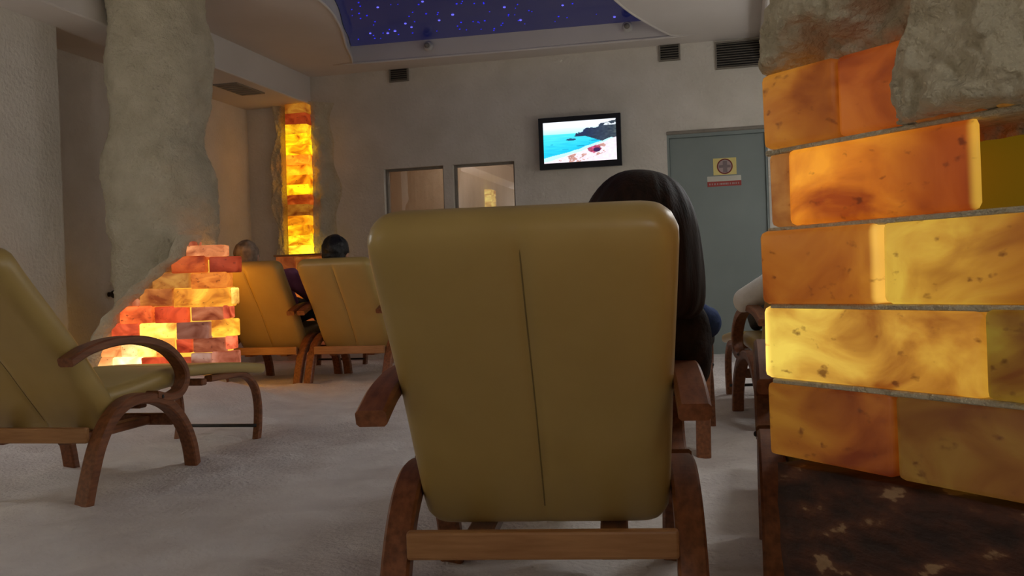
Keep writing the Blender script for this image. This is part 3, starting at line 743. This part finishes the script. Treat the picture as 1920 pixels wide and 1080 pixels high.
def beach(u,v_):
    # u right 0..1, v up 0..1 -> sRGB
    n=noise.noise(Vector((u*9,v_*9,1.0))); n2=noise.noise(Vector((u*26,v_*26,4.0))); n3=noise.noise(Vector((u*5,v_*40,2)))
    sh=0.06+0.52*u**1.25+0.02*n   # shoreline
    head=0.66+0.5*max(0,u-0.44)**0.75+0.06*n+0.03*n2
    if v_<sh-0.02:
        k=0.5+0.5*n2
        c=[238+14*n2,226+16*n2,236+14*n2]
        d=sh-v_
        if 0.04<d<0.28 and n+0.5*n2>0.12 and 0.15<u<0.85: c=[190+30*n2,140+30*n2,130+30*n2]
        if ((u-0.70)/0.10)**2+((v_-0.30)/0.09)**2<1+0.5*n2: c=[170+70*n2,70+40*n2,100+70*n2]
        if ((u-0.73)/0.05)**2+((v_-0.27)/0.05)**2<1: c=[60,30,80]
        return c
    if u>0.43 and (0.55-0.03*n<v_<head or (u>0.62 and v_>sh+0.02 and v_<head)) and v_>0.62-0.32*max(0,u-0.58)*2:
        k=0.5+0.6*n2; c=[36+60*k*max(0,u-0.6)*2.2,48+56*k*max(0,u-0.55)*2,66+30*k]
        if u>0.83 and 0.86<v_<0.91 and n2>-0.1: c=[220,230,240]
        return c
    if ((u-0.38)/0.065)**2+((v_-0.555)/0.028)**2<1+0.4*n2: return [30,70,110]
    if v_>0.70:
        t=(v_-0.70)/0.3; return [180+60*min(1,t*1.6)+8*n3,246,255]
    t=(v_-sh)/max(0.05,0.70-sh)
    if t<0.12: return [190,245,252]
    c=[20+60*t+20*n3,190+34*t+18*n3,235+14*n3]
    if n3>0.45 and t<0.6: c=[10,140,190]
    return c
NX,NY=150,86; v,f=[],[]; sw,sh_=hw-t*0.85,hh
z0s,z1s=-hh+t*1.15,hh-t*0.9
for j in range(NY+1):
    for i in range(NX+1): v.append((-sw+2*sw*i/NX,0.004,z0s+(z1s-z0s)*j/NY))
for j in range(NY):
    for i in range(NX): f.append((j*(NX+1)+i,j*(NX+1)+i+1,(j+1)*(NX+1)+i+1,(j+1)*(NX+1)+i))
scr=from_data('screen',v,f,None,tv)
at=scr.data.color_attributes.new('picture','FLOAT_COLOR','POINT')
for j in range(NY+1):
    for i in range(NX+1):
        cc=beach(i/NX,j/NY); at.data[j*(NX+1)+i].color=srgb(*[max(0,min(255,q)) for q in cc])
mt,nt,b=new_mat('tv_picture'); vc=nd(nt,'ShaderNodeVertexColor'); vc.layer_name='picture'
lnk(nt,vc.outputs[0],b.inputs['Emission Color']); b.inputs['Emission Strength'].default_value=1.25; b.inputs['Base Color'].default_value=(0.01,0.01,0.01,1); b.inputs['Roughness'].default_value=0.25
scr.data.materials.append(mt); scr['label']='screen with sea, dark headland and pale sand'

# ---- dark round hook on the niche wall
p=on_plane(208,552,(XN+0.02,0,0),Vector((1,0,0)))
kn=empty('coat_hook',p); tag(kn,'small dark round peg on wall in the left recess','coat hook')
bm=bmesh.new(); bmesh.ops.create_uvsphere(bm,u_segments=16,v_segments=10,radius=0.032); bmesh.ops.translate(bm,vec=(0.03,0,0),verts=bm.verts); from_bm('peg_head',bm,SHOE,kn,True)
bm=bmesh.new(); bmesh.ops.create_cone(bm,cap_ends=True,segments=16,radius1=0.02,radius2=0.014,depth=0.05); bmesh.ops.rotate(bm,cent=(0,0,0),matrix=Matrix.Rotation(R(90),3,'Y'),verts=bm.verts); from_bm('peg_stem',bm,SHOE,kn,True)

# ------------------------------------------------------------------ loungers
def make_lounger():
    t=empty('lounger',(0,0,0))
    bpts=[(0.275,0.245),(0.165,0.415),(0.085,0.54),(-0.005,0.66),(-0.095,0.78),(-0.165,0.885)]
    back,bpath=cushion('backrest',bpts,lambda s:0.266+0.014*s,0.095,LEATHER,t,0.06,0.005,6,0.005)
    # seam line up the middle of the rear face
    sp=[]
    for i in range(2,len(bpath)-2,2):
        d=(bpath[i+1]-bpath[i-1]).normalized(); nn=Vector((0,-d.z,d.y)); sp.append(tuple(bpath[i]+nn*0.0428))
    tube('seam',sp,0.0019,SEAM,back,6,3)
    cushion('seat_cushion',[(0.20,0.345),(0.36,0.352),(0.56,0.375),(0.76,0.385)],0.262,0.085,LEATHER,t,0.03)
    cushion('footrest_cushion',[(0.80,0.395),(1.05,0.382),(1.30,0.362),(1.56,0.332)],0.25,0.052,LEATHER,t,0.035)
    for s in (-1,1):
        x0,x1=(0.270,0.330) if s>0 else (-0.330,-0.270)
        ribbon('armrest',[(-0.075,0.512),(0.04,0.548),(0.20,0.567),(0.38,0.558),(0.54,0.515),(0.645,0.44),(0.668,0.375),(0.625,0.325),(0.54,0.312),(0.44,0.335)],x0,x1,0.034,WOOD,t)
        ribbon('leg_arch',[(-0.01,-0.03),(0.035,0.09),(0.09,0.20),(0.17,0.285),(0.28,0.330),(0.42,0.325),(0.54,0.285),(0.64,0.205),(0.705,0.10),(0.735,-0.03)],x0-0.002*s,x1-0.002*s,0.042,WOOD,t)
        y0,y1=(0.20,0.24) if s>0 else (-0.24,-0.20)
        ribbon('footrest_leg',[(1.02,0.338),(1.20,0.334),(1.36,0.318),(1.46,0.255),(1.495,0.16),(1.49,0.06),(1.47,-0.02)],y0,y1,0.030,WOOD,t)
        box('frame_slat',0.075*s+0.07*s-0.03,0.075*s+0.07*s+0.03,0.105,0.62,0.19,0.225,WOOD,t,0.005,1)
        bm=bmesh.new(); bmesh.ops.create_uvsphere(bm,u_segments=10,v_segments=6,radius=0.008); bmesh.ops.translate(bm,vec=(0.329*s,0.47,0.325),verts=bm.verts); from_bm('bolt',bm,STEEL,t,True)
    box('rear_crossbar',-0.272,0.272,0.055,0.083,0.205,0.262,WOODL,t,0.006,2)
    box('front_crossbar',-0.272,0.272,0.62,0.648,0.185,0.235,WOOD,t,0.006,2)
    box('footrest_rail',-0.24,0.24,0.93,0.975,0.315,0.345,WOOD,t,0.005,1)
    box('seat_rail',-0.272,0.272,0.40,0.45,0.285,0.31,WOOD,t,0.005,1)
    tube('floor_bar',[(-0.22,1.475,0.05),(0.0,1.475,0.05),(0.22,1.475,0.05)],0.009,STEEL,t)
    return t
LOUNGERS=[ # x, y, heading deg, label
 (-0.398,1.80,7.5,'cream lounger seen from behind, nearest, with dark haired person in it'),
 (-2.61,2.96,1.5,'empty cream lounger on the left with curved brown arm and footrest in view'),
 (-3.46,6.40,0.0,'cream lounger right beside the stepped brick lamp, lit orange on its back'),
 (-2.77,6.38,0.0,'far cream lounger between the orange lit one and the nearest chair'),
 (-0.475,4.02,0.0,'empty lounger in front of the nearest one, only its right arm showing'),
 (0.375,4.62,10.0,'lounger with white sleeved person, half hidden behind the right pillar'),
 (0.352,2.10,0.0,'lounger close behind the right salt pillar, only its left arm showing')]
proto=make_lounger(); CH=[]
for i,(x,y,h,lab) in enumerate(LOUNGERS):
    o=proto if i==0 else copy_tree(proto)
    CH.append(o)
for o,(x,y,h,lab) in zip(CH,LOUNGERS):
    z=0.047 if y>6 else (-0.015 if y<2 else 0.0)
    o.location=(x,y,z); o.rotation_euler=(0,0,R(h)); tag(o,lab,'lounger','cream recliners with bentwood arms')

# the empty left lounger is tipped further back
for ch in CH[1].children:
    if ch.name.startswith('backrest'):
        pv=Vector((0,0.26,0.27)); ch.matrix_local=Matrix.Translation(pv)@Matrix.Rotation(R(9),4,'X')@Matrix.Diagonal((1,1.16,1.16,1))@Matrix.Translation(-pv)

# ------------------------------------------------------------------ people
def capsule(bm,p,q,r1,r2,n=14):
    p,q=Vector(p),Vector(q); d=q-p; L=d.length
    if L<1e-5: L=1e-5; d=Vector((0,0,1))
    rot=d.to_track_quat('Z','Y').to_matrix()
    rings=[]
    for k in range(-5,1):
        a=k/5*math.pi/2; rings.append((math.sin(a)*r1,math.cos(a)*r1 if k>-5 else 0.0005))
    for k in range(0,6):
        a=k/5*math.pi/2; rings.append((L+math.sin(a)*r2,math.cos(a)*r2 if k<5 else 0.0005))
    vs=[[bm.verts.new(p+rot@Vector((r*math.cos(2*math.pi*i/n),r*math.sin(2*math.pi*i/n),z))) for i in range(n)] for z,r in rings]
    for a,b_ in zip(vs,vs[1:]):
        for i in range(n): bm.faces.new((a[i],a[(i+1)%n],b_[(i+1)%n],b_[i]))
    bm.faces.new(vs[0][::-1]); bm.faces.new(vs[-1])
def ellip(bm,c,rx,ry,rz,rot=None):
    r=bmesh.ops.create_uvsphere(bm,u_segments=20,v_segments=14,radius=1.0)
    for v_ in r['verts']:
        q=Vector((v_.co.x*rx,v_.co.y*ry,v_.co.z*rz))
        if rot is not None: q=rot@q
        v_.co=Vector(c)+q
def remeshed(name,bm,voxel,mat,parent,smooth_it=6):
    me=bpy.data.meshes.new(name+'_src'); bm.to_mesh(me); bm.free()
    o=bpy.data.objects.new(name+'_src',me); COL.objects.link(o)
    r=o.modifiers.new('r','REMESH'); r.mode='VOXEL'; r.voxel_size=voxel
    s=o.modifiers.new('s','SMOOTH'); s.factor=0.5; s.iterations=smooth_it
    dg=bpy.context.evaluated_depsgraph_get(); dg.update()
    m2=bpy.data.meshes.new_from_object(o.evaluated_get(dg)); m2.name=name
    bpy.data.objects.remove(o); bpy.data.meshes.remove(me)
    m2.materials.clear()
    return link(name,m2,mat,parent,True)
def hand(bm,wrist,fd,side,down=Vector((0,0,-1))):
    """palm, four bent fingers and a thumb; fd = pointing direction"""
    fd=Vector(fd).normalized(); lat=fd.cross(Vector((0,0,1))).normalized(); up=lat.cross(fd)
    w_=Vector(wrist); pc=w_+fd*0.045
    for k in range(4):
        o_=(k-1.5)*0.019
        capsule(bm,w_+lat*o_*0.6,w_+fd*0.085+lat*o_,0.014,0.011,8)
    Ls=(0.062,0.072,0.068,0.052)
    for k in range(4):
        o_=(k-1.5)*0.021; a=w_+fd*0.085+lat*o_; L=Ls[k if side>0 else 3-k]
        b_=a+fd*L*0.5+lat*o_*0.15-up*0.008; c_=b_+fd*L*0.42-up*0.022
        capsule(bm,a,b_,0.0095,0.0088,8); capsule(bm,b_,c_,0.0088,0.0075,8)
    a=w_+fd*0.03-lat*side*0.032; b_=a+fd*0.035-lat*side*0.022-up*0.006; c_=b_+fd*0.03-lat*side*0.004-up*0.006
    capsule(bm,a,b_,0.013,0.011,8); capsule(bm,b_,c_,0.011,0.009,8)
def person(chair,label,J,top,trous,hair,hairfun,extra=None):
    root=empty('person',chair.location); root.rotation_euler=chair.rotation_euler
    tag(root,label,'person')
    V=lambda k: Vector(J[k])
    hd=V('head'); nk=V('neck'); ch=V('chest'); pl=V('pelvis')
    hr=J.get('hrot',Matrix.Identity(3))
    bm=bmesh.new()
    # head: cranium, jaw, nose, ears (faces +y)
    P=lambda x,y,z: hd+hr@Vector((x,y,z))
    ellip(bm,P(0,-0.008,0.02),0.076,0.094,0.092,hr); ellip(bm,P(0,0.028,-0.045),0.058,0.062,0.068,hr)
    capsule(bm,P(0,0.088,0.012),P(0,0.108,-0.022),0.009,0.014,10)
    ellip(bm,P(0,0.07,-0.085),0.026,0.024,0.022,hr); ellip(bm,P(0,0.083,-0.052),0.026,0.012,0.010,hr)
    for s in (-1,1):
        ellip(bm,P(0.078*s,-0.005,-0.005),0.012,0.024,0.034,hr); ellip(bm,P(0.032*s,0.066,-0.012),0.024,0.022,0.02,hr)
    capsule(bm,nk-Vector((0,0,0.03)),P(0,-0.01,-0.06),0.055,0.05)
    capsule(bm,pl,ch,0.125,0.13); capsule(bm,ch,nk,0.12,0.055)
    for s,L in ((-1,'l'),(1,'r')):
        sh_,el,wr=V(L+'sh'),V(L+'el'),V(L+'wr'); capsule(bm,ch+(sh_-ch)*0.3,sh_,0.09,0.058); capsule(bm,sh_,el,0.05,0.04); capsule(bm,el,wr,0.039,0.026)
        hand(bm,wr,V(L+'wr')-V(L+'el')+Vector((0,0.1,0)),s)
        hp,kn_,an,to=V(L+'hip'),V(L+'kn'),V(L+'an'),V(L+'to')
        capsule(bm,hp,kn_,0.08,0.056); capsule(bm,kn_,an,0.054,0.036); capsule(bm,an,to,0.036,0.026)
    body=remeshed('body',bm,0.0085,SKIN,root,4)
    for s in (-1,1):
        bm=bmesh.new(); ellip(bm,P(0.032*s,0.0845,-0.010),0.010,0.006,0.006,hr); from_bm('eye',bm,EYEM,root,True)
    bm=bmesh.new(); ellip(bm,P(0,0.094,-0.052),0.022,0.006,0.006,hr); from_bm('mouth',bm,LIPM,root,True)
    # upper garment
    bm=bmesh.new()
    capsule(bm,pl+Vector((0,0,0.0)),ch,0.150,0.152); capsule(bm,ch,nk-Vector((0,0,0.03)),0.14,0.075)
    for L in 'lr':
        sh_,el,wr=V(L+'sh'),V(L+'el'),V(L+'wr'); capsule(bm,ch+(sh_-ch)*0.3,sh_,0.11,0.074); capsule(bm,sh_,el,0.072,0.060); capsule(bm,el,el.lerp(wr,0.93),0.059,0.042)
    if extra: extra(bm,V)
    for v_ in bm.verts: v_.co+=Vector((noise.noise(v_.co*14),noise.noise(v_.co*14+Vector((7,0,0))),noise.noise(v_.co*14+Vector((0,7,0)))))*0.008
    remeshed('top',bm,0.010,top,root,3)
    bm=bmesh.new(); capsule(bm,pl,pl.lerp(ch,0.2),0.145,0.14)
    for L in 'lr':
        hp,kn_,an=V(L+'hip'),V(L+'kn'),V(L+'an'); capsule(bm,hp,kn_,0.098,0.074); capsule(bm,kn_,kn_.lerp(an,0.92),0.072,0.055)
    remeshed('trousers',bm,0.011,trous,root,3)
    for L in 'lr':
        an,to=V(L+'an'),V(L+'to'); bm=bmesh.new(); capsule(bm,an,an.lerp(to,0.3),0.046,0.044); capsule(bm,an+Vector((0,-0.015,-0.03)),to,0.042,0.038); remeshed('shoe',bm,0.008,SHOE,root,3)
    h=hairfun(P,hr); h.parent=root
    return root
def short_hair(mat,vol=1.0,seed=0):
    def fn(P,hr):
        bm=bmesh.new(); ellip(bm,P(0,-0.022,0.034),0.086*vol,0.098*vol,0.094*vol,hr); ellip(bm,P(0,-0.055,-0.015),0.078*vol,0.062*vol,0.078*vol,hr)
        for v_ in bm.verts: v_.co+=Vector((noise.noise(v_.co*28+Vector((seed,0,0))),noise.noise(v_.co*28+Vector((0,seed,5))),noise.noise(v_.co*28)))*0.012
        return remeshed('hair',bm,0.007,mat,None,2)
    return fn
def bob_hair(mat):
    def fn(P,hr):
        prof=[(0.150,0.004),(0.148,0.030),(0.138,0.060),(0.118,0.084),(0.088,0.104),(0.050,0.119),(0.010,0.129),(-0.035,0.139),(-0.080,0.147),(-0.115,0.149),(-0.135,0.142),(-0.148,0.122),(-0.150,0.09)]
        NA=88; v,f=[],[]
        for j,(z,r) in enumerate(prof):
            for k in range(NA):
                a=2*math.pi*k/NA; c,s=math.cos(a),math.sin(a)
                rr=r*(1.0+0.022*noise.noise(Vector((c*7,s*7,z*5)))+0.012*math.sin(k*5.0+z*20))
                fr=smoothstep(0.35,0.85,s)*smoothstep(0.09,0.04,z)     # opening for the face
                y=s*rr*1.0-0.02
                if fr>0: y=min(y,0.055-0.0*fr) if fr>0.5 else y
                v.append(P(c*rr*1.0,y,z))
        for j in range(len(prof)-1):
            for k in range(NA): f.append((j*NA+k,(j+1)*NA+k,(j+1)*NA+(k+1)%NA,j*NA+(k+1)%NA))
        f.append(tuple(range(NA))); f.append(tuple(range((len(prof)-1)*NA,len(prof)*NA))[::-1])
        o=from_data('hair',v,f,mat,None,True)
        sb=o.modifiers.new('s','SUBSURF'); sb.levels=1; sb.render_levels=1
        return o
    return fn
def pose(dx=0,**kw):
    J=dict(pelvis=(0,0.40,0.50),chest=(0,0.215,0.70),neck=(0,0.10,0.835),head=(0,0.055,0.925),
      lsh=(-0.19,0.17,0.77),rsh=(0.19,0.17,0.77),lel=(-0.28,0.32,0.635),rel=(0.28,0.32,0.635),lwr=(-0.25,0.54,0.60),rwr=(0.25,0.54,0.60),
      lhip=(-0.09,0.42,0.505),rhip=(0.09,0.42,0.505),lkn=(-0.10,0.84,0.545),rkn=(0.10,0.84,0.545),lan=(-0.09,1.24,0.465),ran=(0.09,1.24,0.465),lto=(-0.10,1.36,0.53),rto=(0.10,1.36,0.53))
    J.update(kw); return J
def jacket_extra(bm,V):
    ellip(bm,(0.315,0.27,0.60),0.055,0.09,0.10); ellip(bm,(0.30,0.33,0.55),0.055,0.1,0.06)
pn=person(CH[0],'person with dark brown bob hair and dark jacket leaning right in nearest lounger',
  pose(pelvis=(0.05,0.40,0.50),chest=(0.15,0.25,0.64),neck=(0.215,0.19,0.735),head=(0.214,0.19,0.832),hrot=Matrix.Rotation(R(8),3,'Y'),
       rsh=(0.285,0.24,0.655),rel=(0.325,0.34,0.625),rwr=(0.29,0.55,0.62),lsh=(-0.01,0.24,0.70),lel=(-0.16,0.36,0.60),lwr=(0.0,0.52,0.60)),
  JACKET,TROUS,HAIRD,bob_hair(HAIRD),jacket_extra)
# blue patch pocket / scarf end at the shoulder
bm=bmesh.new(); ellip(bm,(0.362,0.30,0.655),0.032,0.040,0.036); ellip(bm,(0.345,0.28,0.672),0.028,0.036,0.028)
remeshed('scarf',bm,0.007,NAVY,pn,3)
person(CH[2],'grey haired person in purple top reclining beside the brick lamp',pose(head=(-0.085,0.05,0.925)),PURPLE,TROUS,HAIRG,short_hair(HAIRG,1.06,3))
person(CH[3],'black haired person reclining in the far lounger under the window wall',pose(head=(-0.06,0.05,0.928)),JACKET,TROUS,HAIRB,short_hair(HAIRB,1.12,8))
person(CH[5],'person in loose white top seated half hidden by the right pillar',pose(head=(0.06,0.07,0.9),chest=(0.04,0.23,0.68),neck=(0.05,0.13,0.8),lel=(-0.325,0.27,0.605),lwr=(-0.28,0.50,0.60),lsh=(-0.17,0.16,0.70)),WHITEC,TROUS,HAIRD,short_hair(HAIRD,1.05,5))

# every glowing block carries its end tint and rim light values
for o in bpy.data.objects:
    if o.name.startswith(('salt_brick','salt_block')) and o.type=='MESH':
        if 'end_tint' not in o: o['end_tint']=(1.0,1.0,1.0)
        if 'rim_left' not in o: o['rim_left']=(0.0,0.0,0.0)
        if 'rim_right' not in o: o['rim_right']=(0.0,0.0,0.0)
